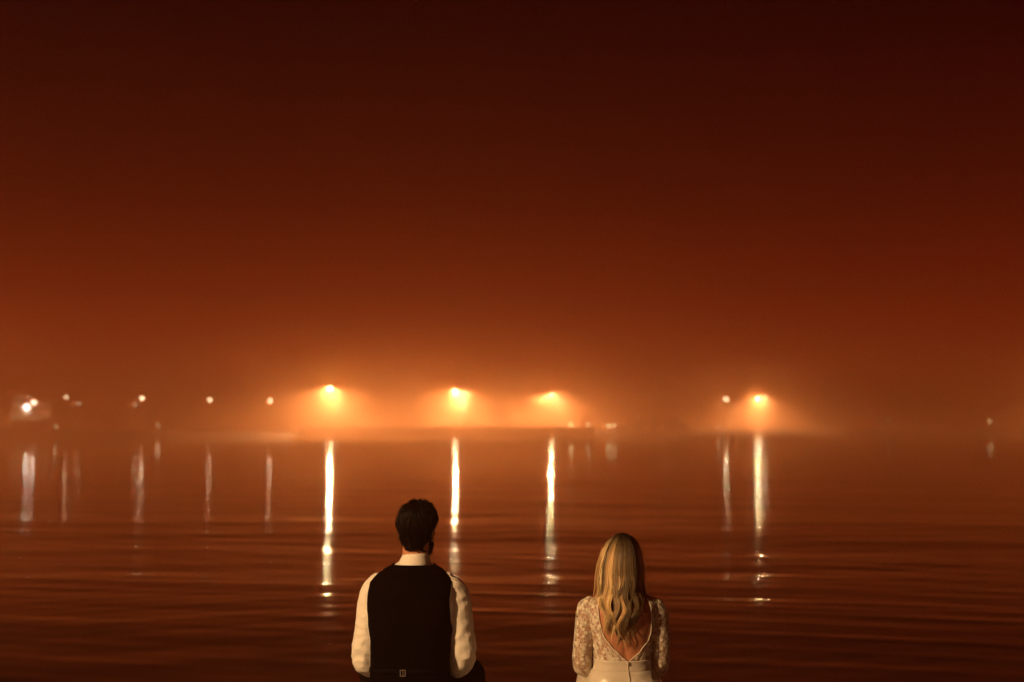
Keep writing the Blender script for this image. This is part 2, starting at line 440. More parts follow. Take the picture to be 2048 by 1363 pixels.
# ------------------------------------------------------------------ the near quay and its lamp
SEAT_Z = CAM_Z - (1414 - HORIZON) / 460.0
M_QUAY = mat('weathered quay concrete', (0.20, 0.18, 0.16), 0.9, 0.3, vary=0.3, scale=3, bump=0.4, bscale=30)
def build_quay():
    q = MB(); z = SEAT_Z
    edge = SUBJECT + 0.33
    q.box((0, (edge - 30) / 2 - 0.2, (z - 1.2) / 2 - 0.10), (60, edge + 30 - 0.4, z + 1.2 - 0.2))
    o = q.build('pavement', M_QUAY); o['kind'] = 'structure'
    # stone coping along the edge, in separate blocks
    me = None
    for k in range(-6, 7):
        b = MB().box((0, 0, 0), (1.985, 0.62, 0.205))
        if me is None:
            me = b.mesh('coping_stone')
            bm = bmesh.new(); bm.from_mesh(me); bmesh.ops.bevel(bm, geom=list(bm.edges), offset=0.02, segments=2, affect='EDGES'); bm.to_mesh(me); bm.free()
        c = link_mesh('coping_stone', me, M_QUAY, o, False)
        c.location = (k * 2.0 + 0.3, edge - 0.31, z - 0.103)
    d = MB().box((0, (edge - 30.62) / 2, z - 0.0965), (60, edge + 30 - 0.64, 0.191)).build('deck', M_QUAY, o)
    return o
build_quay()
def quay_lamp(x, y, h, power, aim):
    """floodlight mast behind the couple, outside the picture; it lights their backs"""
    t = empty('floodlight_mast', (x, y, SEAT_Z), 0, 'floodlight mast on the near quay behind the couple, lighting their backs', 'floodlight')
    MB().tube([(0, 0, 0), (0, 0, 0.5), (0, 0, 0.55), (0, 0, h)], [0.09, 0.085, 0.06, 0.045], 14).build('pole', M_POST, t, True)
    MB().box((0, 0, 0.016), (0.3, 0.3, 0.03)).build('base_plate', M_POST, t)
    d = (Vector(aim) - Vector((x, y, SEAT_Z + h))).normalized(); q = d.to_track_quat('-Z', 'Y'); R3 = q.to_matrix()
    o = Vector((0, 0, h + 0.12)); P = lambda a, b, c: o + R3 @ Vector((a, b, c))
    hs = MB().rings([[P(r * math.cos(k * math.pi / 12), r * math.sin(k * math.pi / 12), z) for k in range(24)] for z, r in ((0.24, 0.05), (0.22, 0.10), (0.06, 0.17))]).build('housing', M_POST, t, True)
    MB().tube([(0, 0, h - 0.02), P(0, 0, 0.16)], 0.03, 10).build('bracket', M_POST, t, True)
    m_ = emit('warm floodlight lens', KEY_COLOR, 40.0); m_.cycles.emission_sampling = 'NONE'
    MB().rings([[P(r * math.cos(k * math.pi / 12), r * math.sin(k * math.pi / 12), z) for k in range(24)] for z, r in ((0.055, 0.155), (0.03, 0.155), (0.02, 0.12), (0.015, 0.02))]).build('lens', m_, hs, True)
    l = light_for(t, P(0, 0, -0.02), power, KEY_COLOR, 0.13, cone=64)
    l.rotation_euler = q.to_euler()
KEY_COLOR = (1.0, 0.60, 0.27)
quay_lamp(-3.5, 3.0, 2.3, 1150.0, (0.1, SUBJECT, SEAT_Z + 0.35))
# ------------------------------------------------------------------ the couple
SEAT_Z = CAM_Z - (1414 - HORIZON) / 460.0        # top of the quay they sit on
M_SKIN = mat('skin', (0.50, 0.21, 0.105), 0.5, 0.4, vary=0.10, scale=14, bump=0.08, bscale=160)
M_SKIN.node_tree.nodes['Principled BSDF'].inputs['Subsurface Weight'].default_value = 0.12
M_SKIN.node_tree.nodes['Principled BSDF'].inputs['Subsurface Scale'].default_value = 0.008
def weave(m, scale=900.0, strength=0.12):
    nt = m.node_tree; b = nt.nodes['Principled BSDF']
    tc = nt.nodes.new('ShaderNodeTexCoord'); w = nt.nodes.new('ShaderNodeTexNoise'); w.inputs['Scale'].default_value = scale
    q = nt.nodes.new('ShaderNodeBump'); q.inputs['Strength'].default_value = strength; q.inputs['Distance'].default_value = 0.001
    nt.links.new(tc.outputs['Object'], w.inputs['Vector']); nt.links.new(w.outputs['Fac'], q.inputs['Height']); nt.links.new(q.outputs[0], b.inputs['Normal'])
    return m
M_SHIRT = weave(mat('white cotton shirt', (0.74, 0.68, 0.58), 0.75, 0.25, vary=0.05, scale=9, sheen=0.1))
M_VEST = weave(mat('black wool waistcoat', (0.0016, 0.0012, 0.0013), 0.9, 0.03, vary=0.25, scale=30), 500, 0.3)
M_STRAP = mat('black satin strap', (0.0018, 0.0014, 0.0015), 0.8, 0.04)
M_BUCKLE = mat('steel buckle', (0.75, 0.72, 0.68), 0.22, 0.5, 1.0)
M_TROUSER = weave(mat('black trousers', (0.0022, 0.0018, 0.0019), 0.9, 0.03), 500, 0.3)
M_SHOE = mat('black leather shoe', (0.012, 0.010, 0.010), 0.35, 0.5)
M_DARKHAIR = mat('dark brown hair', (0.0045, 0.0025, 0.0018), 0.5, 0.12, vary=0.4, scale=60)
M_EYE = mat('eyeball', (0.6, 0.55, 0.5), 0.2, 0.5)
M_SATIN = mat('ivory satin', (0.70, 0.62, 0.50), 0.32, 0.5, vary=0.04, scale=7, sheen=0.1)
M_LACE = mat('ivory lace leaves', (0.78, 0.70, 0.56), 0.7, 0.3, vary=0.06, scale=60)

def lerp_table(tab, z):
    if z <= tab[0][0]: return tab[0][1:]
    for a, b in zip(tab, tab[1:]):
        if z <= b[0]:
            t = (z - a[0]) / (b[0] - a[0]); s_ = t * t * (3 - 2 * t) * 0.5 + t * 0.5
            return tuple(p + (q - p) * s_ for p, q in zip(a[1:], b[1:]))
    return tab[-1][1:]
def ring_point(tab, z, th, grow=0.0, n=2.35):
    """point on a body cross section; th = 0 is the spine, +-90 deg the sides, 180 deg the front"""
    cx, cyy, rx, ry = lerp_table(tab, z)
    rx += grow; ry += grow
    s_, c_ = math.sin(th), math.cos(th)
    x = math.copysign(abs(s_) ** (2 / n), s_) * rx; y = -math.copysign(abs(c_) ** (2 / n), c_) * ry
    return Vector((cx + x, cyy + y, z))
def theta_at(tab, z, X, grow=0.0, n=2.35):
    cx, cyy, rx, ry = lerp_table(tab, z)
    q = max(-0.999, min(0.999, (X - cx) / (rx + grow)))
    return math.copysign(math.asin(min(1.0, abs(q) ** (n / 2))), q)
def torso_solid(mb, tab, z0, z1, grow=0.0, steps=46, n=48):
    rings = []
    for i in range(steps + 1):
        z = z0 + (z1 - z0) * i / steps
        rings.append([ring_point(tab, z, 2 * math.pi * k / n, grow) for k in range(n)])
    mb.rings(rings)
def smooth_path(pts, sub=6):
    """Catmull-Rom through (x, y, z, r)"""
    P = [np.array(p, float) for p in pts]; P = [2 * P[0] - P[1]] + P + [2 * P[-1] - P[-2]]; out = []
    for i in range(1, len(P) - 2):
        for k in range(sub):
            t = k / sub
            out.append(0.5 * (2 * P[i] + (P[i + 1] - P[i - 1]) * t + (2 * P[i - 1] - 5 * P[i] + 4 * P[i + 1] - P[i + 2]) * t * t + (3 * P[i] - P[i - 1] - 3 * P[i + 1] + P[i + 2]) * t ** 3))
    out.append(P[-2]); return out
def limb(mb, pts, grow=0.0, sub=6, n=18):
    q = smooth_path(pts, sub)
    r = [max(0.004, p[3] + grow) for p in q]
    mb.tube([p[:3] for p in q], r, n)
    mb.ball(q[0][:3], r[0] * 0.98, 14, 8); mb.ball(q[-1][:3], r[-1] * 0.98, 14, 8)
def remesh(mb, voxel, smooth=6, disp=None):
    me = mb.mesh('tmp')
    o = bpy.data.objects.new('tmp', me); COL.objects.link(o)
    m1 = o.modifiers.new('r', 'REMESH'); m1.mode = 'VOXEL'; m1.voxel_size = voxel
    m2 = o.modifiers.new('s', 'SMOOTH'); m2.factor = 0.5; m2.iterations = smooth
    dg = bpy.context.evaluated_depsgraph_get()
    out = bpy.data.meshes.new_from_object(o.evaluated_get(dg))
    bpy.data.objects.remove(o); bpy.data.meshes.remove(me)
    if disp:
        out.update()
        co = [v.co.copy() for v in out.vertices]; no = [v.normal.copy() for v in out.vertices]
        for v, p, nn in zip(out.vertices, co, no): v.co = p + nn * disp(p, nn)
    out.update()
    return out
def grid_mesh(rows, close=False):
    v = [p for r in rows for p in r]; n = len(rows[0]); f = []
    for i in range(len(rows) - 1):
        for k in range(n if close else n - 1):
            f.append((i * n + k, i * n + (k + 1) % n, (i + 1) * n + (k + 1) % n, (i + 1) * n + k))
    return v, f
def shell(v, f, th):
    """gives an open sheet real thickness"""
    me = mesh_of(v, f); o = bpy.data.objects.new('tmp', me); COL.objects.link(o)
    bm = bmesh.new(); bm.from_mesh(me); bmesh.ops.remove_doubles(bm, verts=bm.verts, dist=1e-5); bmesh.ops.recalc_face_normals(bm, faces=bm.faces); bm.to_mesh(me); bm.free()
    m_ = o.modifiers.new('s', 'SOLIDIFY'); m_.thickness = th; m_.offset = 0.0
    out = bpy.data.meshes.new_from_object(o.evaluated_get(bpy.context.evaluated_depsgraph_get()))
    bpy.data.objects.remove(o); bpy.data.meshes.remove(me)
    return out

# ---- heads and hands
HEAD = [(0.000, 0.055, 0.016, 0.016), (0.012, 0.050, 0.034, 0.034), (0.03, 0.034, 0.047, 0.060), (0.06, 0.014, 0.059, 0.080), (0.09, 0.006, 0.066, 0.090),
        (0.12, 0.0, 0.071, 0.095), (0.15, -0.003, 0.074, 0.098), (0.18, -0.006, 0.069, 0.092), (0.205, -0.008, 0.054, 0.072), (0.221, -0.008, 0.030, 0.042), (0.228, -0.008, 0.004, 0.005)]
class Head:
    def __init__(s, chin, yaw, scale=1.0, tilt=0.0):
        s.M = Matrix.Translation(chin) @ Matrix.Rotation(yaw, 4, 'Z') @ Matrix.Rotation(tilt, 4, 'X') @ Matrix.Scale(scale, 4)
    def pt(s, x, y, z): return s.M @ Vector((x, y, z))
    def surf(s, az, z, grow=0.0):
        """az = 0 at the back of the head, 180 deg the face"""
        cyy, rx, ry = lerp_table(HEAD, max(0.0, min(0.228, z)))
        return Vector((math.sin(az) * (rx + grow), cyy - math.cos(az) * (ry + grow), z))
    def solid(s, mb):
        rings = []
        for i in range(41):
            z = 0.228 * i / 40
            rings.append([s.M @ s.surf(2 * math.pi * k / 36, z) for k in range(36)])
        mb.rings(rings)
        R = s.M.to_3x3().normalized(); k = s.M.to_scale()[0]
        def b(c, r): mb.ball(s.pt(*c), [q * k for q in r], 14, 10, R)
        b((0, 0.101, 0.078), (0.014, 0.016, 0.011)); b((0, 0.096, 0.097), (0.008, 0.012, 0.024))
        b((0.011, 0.094, 0.074), (0.008, 0.009, 0.007)); b((-0.011, 0.094, 0.074), (0.008, 0.009, 0.007))
        b((0, 0.085, 0.048), (0.024, 0.010, 0.006)); b((0, 0.084, 0.040), (0.020, 0.010, 0.006)); b((0, 0.070, 0.012), (0.018, 0.014, 0.012))
        b((0.03, 0.083, 0.122), (0.026, 0.010, 0.006)); b((-0.03, 0.083, 0.122), (0.026, 0.010, 0.006))
        b((0.042, 0.066, 0.082), (0.020, 0.016, 0.014)); b((-0.042, 0.066, 0.082), (0.020, 0.016, 0.014))
        for sx in (-1, 1):
            Re = R @ Matrix.Rotation(0.35 * sx, 3, 'Z')
            mb.ball(s.pt(sx * 0.076, -0.008, 0.098), (0.006 * k, 0.019 * k, 0.031 * k), 14, 10, Re)
            mb.tube([s.pt(sx * (0.080), -0.008 - 0.019 * math.cos(a), 0.098 + 0.031 * math.sin(a)) for a in [i * 0.35 - 1.2 for i in range(14)]], 0.0035, 8)
            mb.ball(s.pt(sx * 0.073, 0.0, 0.070), (0.006 * k, 0.009 * k, 0.010 * k), 10, 8, Re)
    def eyes(s, parent):
        for sx in (-1, 1):
            MB().ball(s.pt(sx * 0.031, 0.0835, 0.108), 0.0115, 12, 8).build('eye', M_EYE, parent, True)
def hand(mb, wrist, along, up, side, size=1.0):
    """relaxed hand: palm, four unequal bent fingers and a thumb from the side of the palm"""
    a = Vector(along).normalized(); u = Vector(up); u = (u - a * u.dot(a)).normalized(); w = a.cross(u) * side
    o = Vector(wrist)
    P = lambda x, y, z: o + (a * x + w * y + u * z) * size
    mb.tube([P(-0.02, 0, 0), P(0.02, 0, 0), P(0.055, 0, 0), P(0.09, 0, 0)], [0.024 * size, 0.030 * size, 0.038 * size, 0.036 * size], 14, 0.42, u)
    for y, L in ((-0.030, 0.066), (-0.010, 0.078), (0.010, 0.072), (0.029, 0.056)):
        mb.tube([P(0.075, y * 0.9, 0.002), P(0.092, y, 0.004), P(0.092 + L * 0.42, y * 1.05, -0.006), P(0.092 + L * 0.74, y * 1.05, -0.026), P(0.092 + L * 0.88, y, -0.044)], [0.0095 * size, 0.0095 * size, 0.0085 * size, 0.008 * size, 0.0062 * size], 10)
    mb.tube([P(0.015, -0.028, 0), P(0.035, -0.045, -0.006), P(0.065, -0.058, -0.014), P(0.088, -0.056, -0.024)], [0.013 * size, 0.0125 * size, 0.0105 * size, 0.008 * size], 10)
def strands(name, m, parent, lines, r0, cols=None, sides=3):
    """many tapered hairs as one mesh, with a colour attribute"""
    V = []; Fc = []; C = []
    for li, pts in enumerate(lines):
        n = len(pts); base = len(V); pr = None
        rr = r0[li] if hasattr(r0, '__len__') else r0
        for i, p in enumerate(pts):
            t = (pts[min(i + 1, n - 1)] - pts[max(i - 1, 0)])
            t = t.normalized() if t.length > 1e-9 else Vector((0, 0, -1))
            a = pr if pr is not None else (Vector((1, 0, 0)) if abs(t.x) < 0.8 else Vector((0, 1, 0)))
            u = (a - t * a.dot(t)).normalized(); pr = u; w = t.cross(u)
            f_ = i / (n - 1); r = rr * (1.0 if f_ < 0.6 else max(0.12, 1 - (f_ - 0.6) / 0.42))
            for k in range(sides):
                an = 2 * math.pi * k / sides
                V.append(p + (u * math.cos(an) + w * math.sin(an)) * r)
                if cols is not None: C.append(cols(li, f_))
        for i in range(n - 1):
            for k in range(sides):
                Fc.append((base + i * sides + k, base + i * sides + (k + 1) % sides, base + (i + 1) * sides + (k + 1) % sides, base + (i + 1) * sides + k))
    me = mesh_of(V, Fc, name)
    if cols is not None:
        at_ = me.color_attributes.new('tone', 'FLOAT_COLOR', 'POINT')
        at_.data.foreach_set('color', np.array(C, np.float32).reshape(-1))
    return link_mesh(name, me, m, parent)

# ---- the man
TORSO_M = [(-0.02, 0.003, 0.0, 0.175, 0.13), (0.06, 0.003, 0.0, 0.176, 0.128), (0.14, 0.001, 0.0, 0.166, 0.116), (0.22, -0.001, 0.0, 0.162, 0.112), (0.30, 0.001, 0.0, 0.167, 0.116),
           (0.38, 0.003, -0.003, 0.181, 0.122), (0.46, 0.007, -0.006, 0.190, 0.124), (0.52, 0.010, -0.006, 0.190, 0.114), (0.555, 0.010, -0.002, 0.180, 0.100), (0.580, 0.009, 0.002, 0.160, 0.088),
           (0.602, 0.010, 0.006, 0.124, 0.076), (0.622, 0.012, 0.008, 0.088, 0.066), (0.640, 0.014, 0.010, 0.064, 0.060), (0.70, 0.016, 0.012, 0.056, 0.056)]
def build_man():
    x0 = (823 - 1024) / 460.0
    # limbs as (x, y, z, radius of the sleeve)
    armL = [(-0.135, 0.0, 0.545, 0.050), (-0.156, 0.0, 0.505, 0.058), (-0.172, 0.002, 0.437, 0.057), (-0.181, 0.004, 0.363, 0.0555), (-0.196, 0.010, 0.280, 0.0545), (-0.192, 0.030, 0.212, 0.054), (-0.150, 0.11, 0.172, 0.046), (-0.085, 0.21, 0.158, 0.037), (-0.040, 0.28, 0.155, 0.031)]
    armR = [(0.150, 0.0, 0.545, 0.052), (0.183, 0.0, 0.510, 0.060), (0.202, 0.002, 0.450, 0.059), (0.210, 0.004, 0.385, 0.0565), (0.222, 0.010, 0.300, 0.0555), (0.224, 0.022, 0.238, 0.056), (0.195, 0.08, 0.185, 0.050), (0.115, 0.20, 0.160, 0.038), (0.060, 0.275, 0.155, 0.031)]
    legs = {-1: [(-0.080, 0.0, 0.075, 0.082), (-0.125, 0.14, 0.088, 0.082), (-0.185, 0.34, 0.10, 0.070), (-0.195, 0.43, 0.075, 0.062), (-0.19, 0.455, -0.02, 0.056), (-0.18, 0.44, -0.20, 0.050), (-0.175, 0.43, -0.37, 0.044)],
            1: [(0.085, 0.0, 0.075, 0.082), (0.145, 0.13, 0.090, 0.084), (0.228, 0.33, 0.098, 0.074), (0.250, 0.43, 0.080, 0.066), (0.25, 0.455, -0.02, 0.058), (0.235, 0.44, -0.20, 0.050), (0.225, 0.43, -0.37, 0.044)]}
    hd = Head(Vector((0.027, 0.012, 0.664)), math.radians(-13), 0.955)
    # body, one continuous surface
    b = MB(); torso_solid(b, TORSO_M, 0.0, 0.695, -0.012)
    limb(b, armL, -0.014); limb(b, armR, -0.014)
    for s_ in (-1, 1):
        limb(b, legs[s_], -0.010)
        an = Vector(legs[s_][-1][:3]); b.tube([an + Vector((0, -0.04, -0.04)), an + Vector((0, 0.03, -0.055)), an + Vector((0, 0.13, -0.07)), an + Vector((0, 0.18, -0.075))], [0.034, 0.036, 0.034, 0.020], 12)
    b.tube([(0.014, 0.008, 0.60), (0.018, 0.008, 0.66), (0.024, 0.010, 0.73)], [0.058, 0.055, 0.058], 24)
    hand(b, armL[-1][:3], (0.75, 0.65, -0.05), (0, 0, 1), 1); hand(b, armR[-1][:3], (-0.75, 0.65, 0.02), (0, 0, 1), -1)
    hd.solid(b)
    man = link_mesh('person', remesh(b, 0.005, 4), M_SKIN)
    man.location = (x0, SUBJECT, SEAT_Z)
    tag(man, 'seated dark-haired bearded man seen from behind in black waistcoat and white shirt', 'person')
    hd.eyes(man)
    # hair: combed shell, parted on his left, fuller to the right
    NA, NT = 72, 26
    def zlow(az):
        c = abs(math.atan2(math.sin(az), math.cos(az)))        # 0 back .. pi face
        return lerp_table([(0.0, 0.020), (0.3, 0.029), (0.6, 0.046), (0.9, 0.062), (1.2, 0.080), (1.42, 0.100), (1.6, 0.112), (1.85, 0.135), (2.2, 0.175), (3.2, 0.184)], c)[0]
    def hair_pt(az, t, extra=0.0):
        z0 = zlow(az); z = z0 + (0.2279 - z0) * (1 - (1 - t) ** 1.6)
        p = hd.surf(az, z)
        g = 0.0015 + 0.0055 * min(1, t * 4) + 0.004 * t
        side = 1 / (1 + math.exp(-(p.x + 0.018) / 0.006))
        g += side * 0.011 * max(0, min(1, (z - 0.14) / 0.05))
        g += 0.004 * noise.noise(Vector((p.x * 30, p.y * 30, p.z * 16)))
        n = Vector((p.x, p.y + 0.006, max(0.0, z - 0.13) * 1.25)).normalized()
        w = hd.M @ (p + n * (g + extra))
        if w.z < 0.745:                                         # lies on the nape, not inside the neck
            ax = Vector((0.017 + 0.09 * (w.z - 0.65), 0.009)); d = Vector((w.x, w.y)) - ax
            lim = 0.0595 + 0.35 * max(0.0, w.z - 0.70) + extra
            if d.length < lim and d.y < 0.02: d = d.normalized() * lim; w.x, w.y = ax.x + d.x, ax.y + d.y
        return w, t
    rows = [[hair_pt(2 * math.pi * k / NA, i / NT)[0] for k in range(NA)] for i in range(NT + 1)]
    v, f = grid_mesh(rows, True)
    hair = link_mesh('hair', shell(v, f, 0.006), M_DARKHAIR, man)
    R = random.Random(7); L = []
    for q in range(1900):
        az = R.uniform(-2.4, 2.4); t0 = R.uniform(0.25, 1.0); ln = R.uniform(0.18, 0.42); d = R.gauss(0, 0.12); lift = R.uniform(0.0, 0.005) * (1 + (R.random() < 0.12) * 2.4)
        L.append([hair_pt(az + d * k / 6, max(0.0, t0 - ln * k / 6), 0.003 + lift * math.sin(k / 6 * 2.2))[0] for k in range(7)])
    strands('hair_strands', M_DARKHAIR, hair, L, 0.0013)
    # beard along the jaw
    L = []
    for q in range(1300):
        az = R.choice((-1, 1)) * R.uniform(1.25, 3.14); c = abs(az)
        zt = lerp_table([(1.2, 0.085), (1.6, 0.080), (2.2, 0.055), (3.2, 0.050)], c)[0]
        z = R.uniform(0.002, zt)
        p = hd.surf(az, z); n = Vector((p.x, p.y - 0.01, -0.03)).normalized(); e_ = Vector((R.gauss(0, .004), R.gauss(0, .004), -0.012 + R.gauss(0, .004)))
        L.append([hd.M @ (p + n * 0.001), hd.M @ (p + n * 0.006 + e_ * 0.5), hd.M @ (p + n * 0.010 + e_)])
    strands('beard', M_DARKHAIR, man, L, 0.0016)
    # shirt
    b = MB(); torso_solid(b, TORSO_M, 0.02, 0.640, 0.0); limb(b, armL); limb(b, armR)
    def wr(p, n):
        arm = max(0.0, min(1.0, (abs(p.x - 0.01) - 0.15) / 0.03))
        q = Vector((p.x * 9, p.y * 9, p.z * 17))
        a = noise.noise(q * 0.8) * 0.0035 + noise.noise(q * 2.3 + Vector((7, 1, 3))) * 0.0018
        a += (0.5 - abs(noise.noise(Vector((p.x * 16 + p.z * 11, p.y * 14, p.z * 20 - p.x * 9))))) * 0.009
        d = a * (0.35 + 0.65 * arm)
        if p.x > 0.15 and p.z > 0.42:                     # small gathers under the right armhole seam
            k = max(0, 1 - abs(p.x - 0.19) / 0.04) * max(0, min(1, (p.z - 0.42) / 0.04))
            d += 0.0036 * k * math.sin(p.z * 520 + p.x * 160)
        if 0.15 < p.z < 0.30:
            k = max(0, 1 - abs(p.z - 0.225) / 0.075) * arm
            d += 0.0060 * k * (0.55 - abs(math.sin(p.z * 62 + p.y * 55 + p.x * 25 + 1.6 * noise.noise(q))))
        return d
    link_mesh('shirt', remesh(b, 0.005, 3, wr), M_SHIRT, man)
    # collar
    rows = []
    for z, g in ((0.612, 0.020), (0.622, 0.0225), (0.640, 0.0165), (0.660, 0.0085), (0.671, 0.0050), (0.676, 0.0035), (0.674, 0.0005), (0.655, -0.001), (0.625, -0.001)):
        r = []
        for k in range(56):
            th = 2 * math.pi * k / 56
            dip = -0.020 * (0.5 - 0.5 * math.cos(th)) ** 2
            r.append(Vector((0.012 + 0.010 * (z - 0.61) / 0.06 + math.sin(th) * (0.0525 + g), 0.010 - math.cos(th) * (0.056 + g), z + dip + 0.0015 * math.sin(3 * th + 1))))
        rows.append(r)
    v, f = grid_mesh(rows, True)
    link_mesh('collar', shell(v, f, 0.003), M_SHIRT, man)
    # waistcoat: back panel with armholes, two fronts, strap and buckle
    ARML = [(0.30, -0.30), (0.335, -0.178), (0.37, -0.177), (0.394, -0.181), (0.485, -0.184), (0.54, -0.178), (0.585, -0.166), (0.60, -0.30)]
    ARMR = [(0.30, 0.30), (0.345, 0.186), (0.365, 0.180), (0.394, 0.176), (0.485, 0.170), (0.54, 0.176), (0.582, 0.182), (0.60, 0.30)]
    G = 0.0065
    def vest_rows(front):
        rows = []
        for i in range(61):
            z = 0.005 + (0.630 - 0.005) * i / 60
            l = lerp_table(ARML, z)[0]; r = lerp_table(ARMR, z)[0]
            g = G + (0.006 if z > 0.60 else 0) + (0.004 * max(0, (0.1 - z) / 0.1))
            a = theta_at(TORSO_M, z, l, g); c = theta_at(TORSO_M, z, r, g)
            if front == 0:
                rows.append([ring_point(TORSO_M, z, a + (c - a) * k / 44, g + 0.0016 * noise.noise(Vector((k * 0.22, z * 9, 2.0)))) for k in range(45)])
            else:
                a0 = math.pi - abs(a if front < 0 else c)
                vz = max(0.0, min(1.0, (z - 0.30) / 0.33)); stop = math.radians(176 - 62 * vz)
                rows.append([ring_point(TORSO_M, z, front * (a0 + (max(stop, a0 + 0.05) - a0) * k / 16), g) for k in range(17)])
        return rows
    wc = link_mesh('waistcoat', shell(*grid_mesh(vest_rows(0)), 0.004), M_VEST, man)
    for s_ in (-1, 1):
        link_mesh('front_panel', shell(*grid_mesh(vest_rows(s_)), 0.004), M_VEST, wc)
    zb = 0.188
    for s_ in (-1, 1):
        rows = []
        for dz in (-0.011, 0.011):
            rows.append([ring_point(TORSO_M, zb + dz * (1 - 0.15 * k / 12) + 0.004 * math.sin(k * 0.5), (-0.08 if s_ < 0 else -0.08) + s_ * (0.02 + 1.25 * k / 12), G + 0.006) for k in range(13)])
        link_mesh('back_strap', shell(*grid_mesh(rows), 0.002), M_STRAP, wc)
    cpt = ring_point(TORSO_M, zb, theta_at(TORSO_M, zb, -0.021, G), G + 0.011)
    bk = MB()
    for dx, dz, w_, h_ in ((0, 0.0125, 0.022, 0.0035), (0, -0.0125, 0.022, 0.0035), (-0.0105, 0, 0.0035, 0.0285), (0.0105, 0, 0.0035, 0.0285), (0.001, 0, 0.0022, 0.022)):
        bk.box((cpt.x + dx, cpt.y, cpt.z + dz), (w_, 0.003, h_))
    bk.build('buckle', M_BUCKLE, wc)
    # trousers and shoes
    b = MB(); torso_solid(b, TORSO_M, -0.012, 0.12, 0.002)
    for s_ in (-1, 1): limb(b, legs[s_])
    link_mesh('trousers', remesh(b, 0.007, 4, lambda p, n: 0.004 * noise.noise(Vector((p.x * 18, p.y * 10, p.z * 10)))), M_TROUSER, man)
    for s_ in (-1, 1):
        an = Vector(legs[s_][-1][:3]); b = MB()
        b.tube([an + Vector((0, -0.055, -0.045)), an + Vector((0, -0.03, -0.055)), an + Vector((0, 0.05, -0.065)), an + Vector((0, 0.13, -0.078)), an + Vector((0, 0.20, -0.086)), an + Vector((0, 0.215, -0.088))], [0.030, 0.043, 0.043, 0.044, 0.034, 0.012], 16)
        b.tube([an + Vector((0, -0.01, 0.0)), an + Vector((0, 0.0, -0.05))], [0.046, 0.046], 16)
        b.box((an.x, an.y + 0.075, an.z - 0.118), (0.082, 0.27, 0.016)); b.box((an.x, an.y - 0.025, an.z - 0.13), (0.07, 0.07, 0.022))
        link_mesh('shoe', remesh(b, 0.006, 4), M_SHOE, man)
    return man
build_man()
# ---- the woman
TORSO_W = [(-0.02, 0.010, 0.0, 0.175, 0.135), (0.04, 0.010, 0.0, 0.172, 0.130), (0.10, 0.008, 0.0, 0.150, 0.112), (0.16, 0.006, 0.0, 0.122, 0.094), (0.205, 0.005, 0.0, 0.114, 0.088), (0.26, 0.005, -0.002, 0.119, 0.092),
           (0.32, 0.005, -0.004, 0.127, 0.096), (0.38, 0.005, -0.008, 0.139, 0.098), (0.43, 0.005, -0.008, 0.148, 0.094), (0.465, 0.005, -0.004, 0.146, 0.082), (0.488, 0.005, 0.002, 0.128, 0.070),
           (0.506, 0.005, 0.008, 0.094, 0.060), (0.524, 0.005, 0.012, 0.062, 0.052), (0.545, 0.005, 0.016, 0.048, 0.048), (0.62, 0.006, 0.020, 0.046, 0.048)]
def lace_sheer():
    m = bpy.data.materials.new('sheer lace net'); m.use_nodes = True
    nt = m.node_tree; b = nt.nodes['Principled BSDF']; out = nt.nodes['Material Output']
    b.inputs['Base Color'].default_value = (0.78, 0.68, 0.54, 1); b.inputs['Roughness'].default_value = 0.75
    tr = nt.nodes.new('ShaderNodeBsdfTransparent'); mx = nt.nodes.new('ShaderNodeMixShader')
    tc = nt.nodes.new('ShaderNodeTexCoord')
    n1 = nt.nodes.new('ShaderNodeTexNoise'); n1.inputs['Scale'].default_value = 26; n1.inputs['Detail'].default_value = 1
    vm = nt.nodes.new('ShaderNodeVectorMath'); vm.operation = 'MULTIPLY_ADD'; vm.inputs[1].default_value = (0.02, 0.02, 0.02)
    vo = nt.nodes.new('ShaderNodeTexVoronoi'); vo.feature = 'DISTANCE_TO_EDGE'; vo.inputs['Scale'].default_value = 75
    rp = nt.nodes.new('ShaderNodeValToRGB')
    rp.color_ramp.elements[0].position = 0.05; rp.color_ramp.elements[0].color = (0.62, 0.62, 0.62, 1)
    rp.color_ramp.elements[1].position = 0.16; rp.color_ramp.elements[1].color = (0.20, 0.20, 0.20, 1)
    nt.links.new(tc.outputs['Object'], n1.inputs['Vector'])
    nt.links.new(n1.outputs['Color'], vm.inputs[0]); nt.links.new(tc.outputs['Object'], vm.inputs[2])
    nt.links.new(vm.outputs[0], vo.inputs['Vector']); nt.links.new(vo.outputs['Distance'], rp.inputs[0])
    nt.links.new(rp.outputs[0], mx.inputs[0]); nt.links.new(tr.outputs[0], mx.inputs[1]); nt.links.new(b.outputs[0], mx.inputs[2])
    nt.links.new(mx.outputs[0], out.inputs['Surface'])
    return m
def hair_material():
    m = bpy.data.materials.new('blonde hair'); m.use_nodes = True
    nt = m.node_tree; b = nt.nodes['Principled BSDF']
    at_ = nt.nodes.new('ShaderNodeAttribute'); at_.attribute_name = 'tone'
    nt.links.new(at_.outputs['Color'], b.inputs['Base Color'])
    b.inputs['Roughness'].default_value = 0.38; b.inputs['Specular IOR Level'].default_value = 0.35
    return m
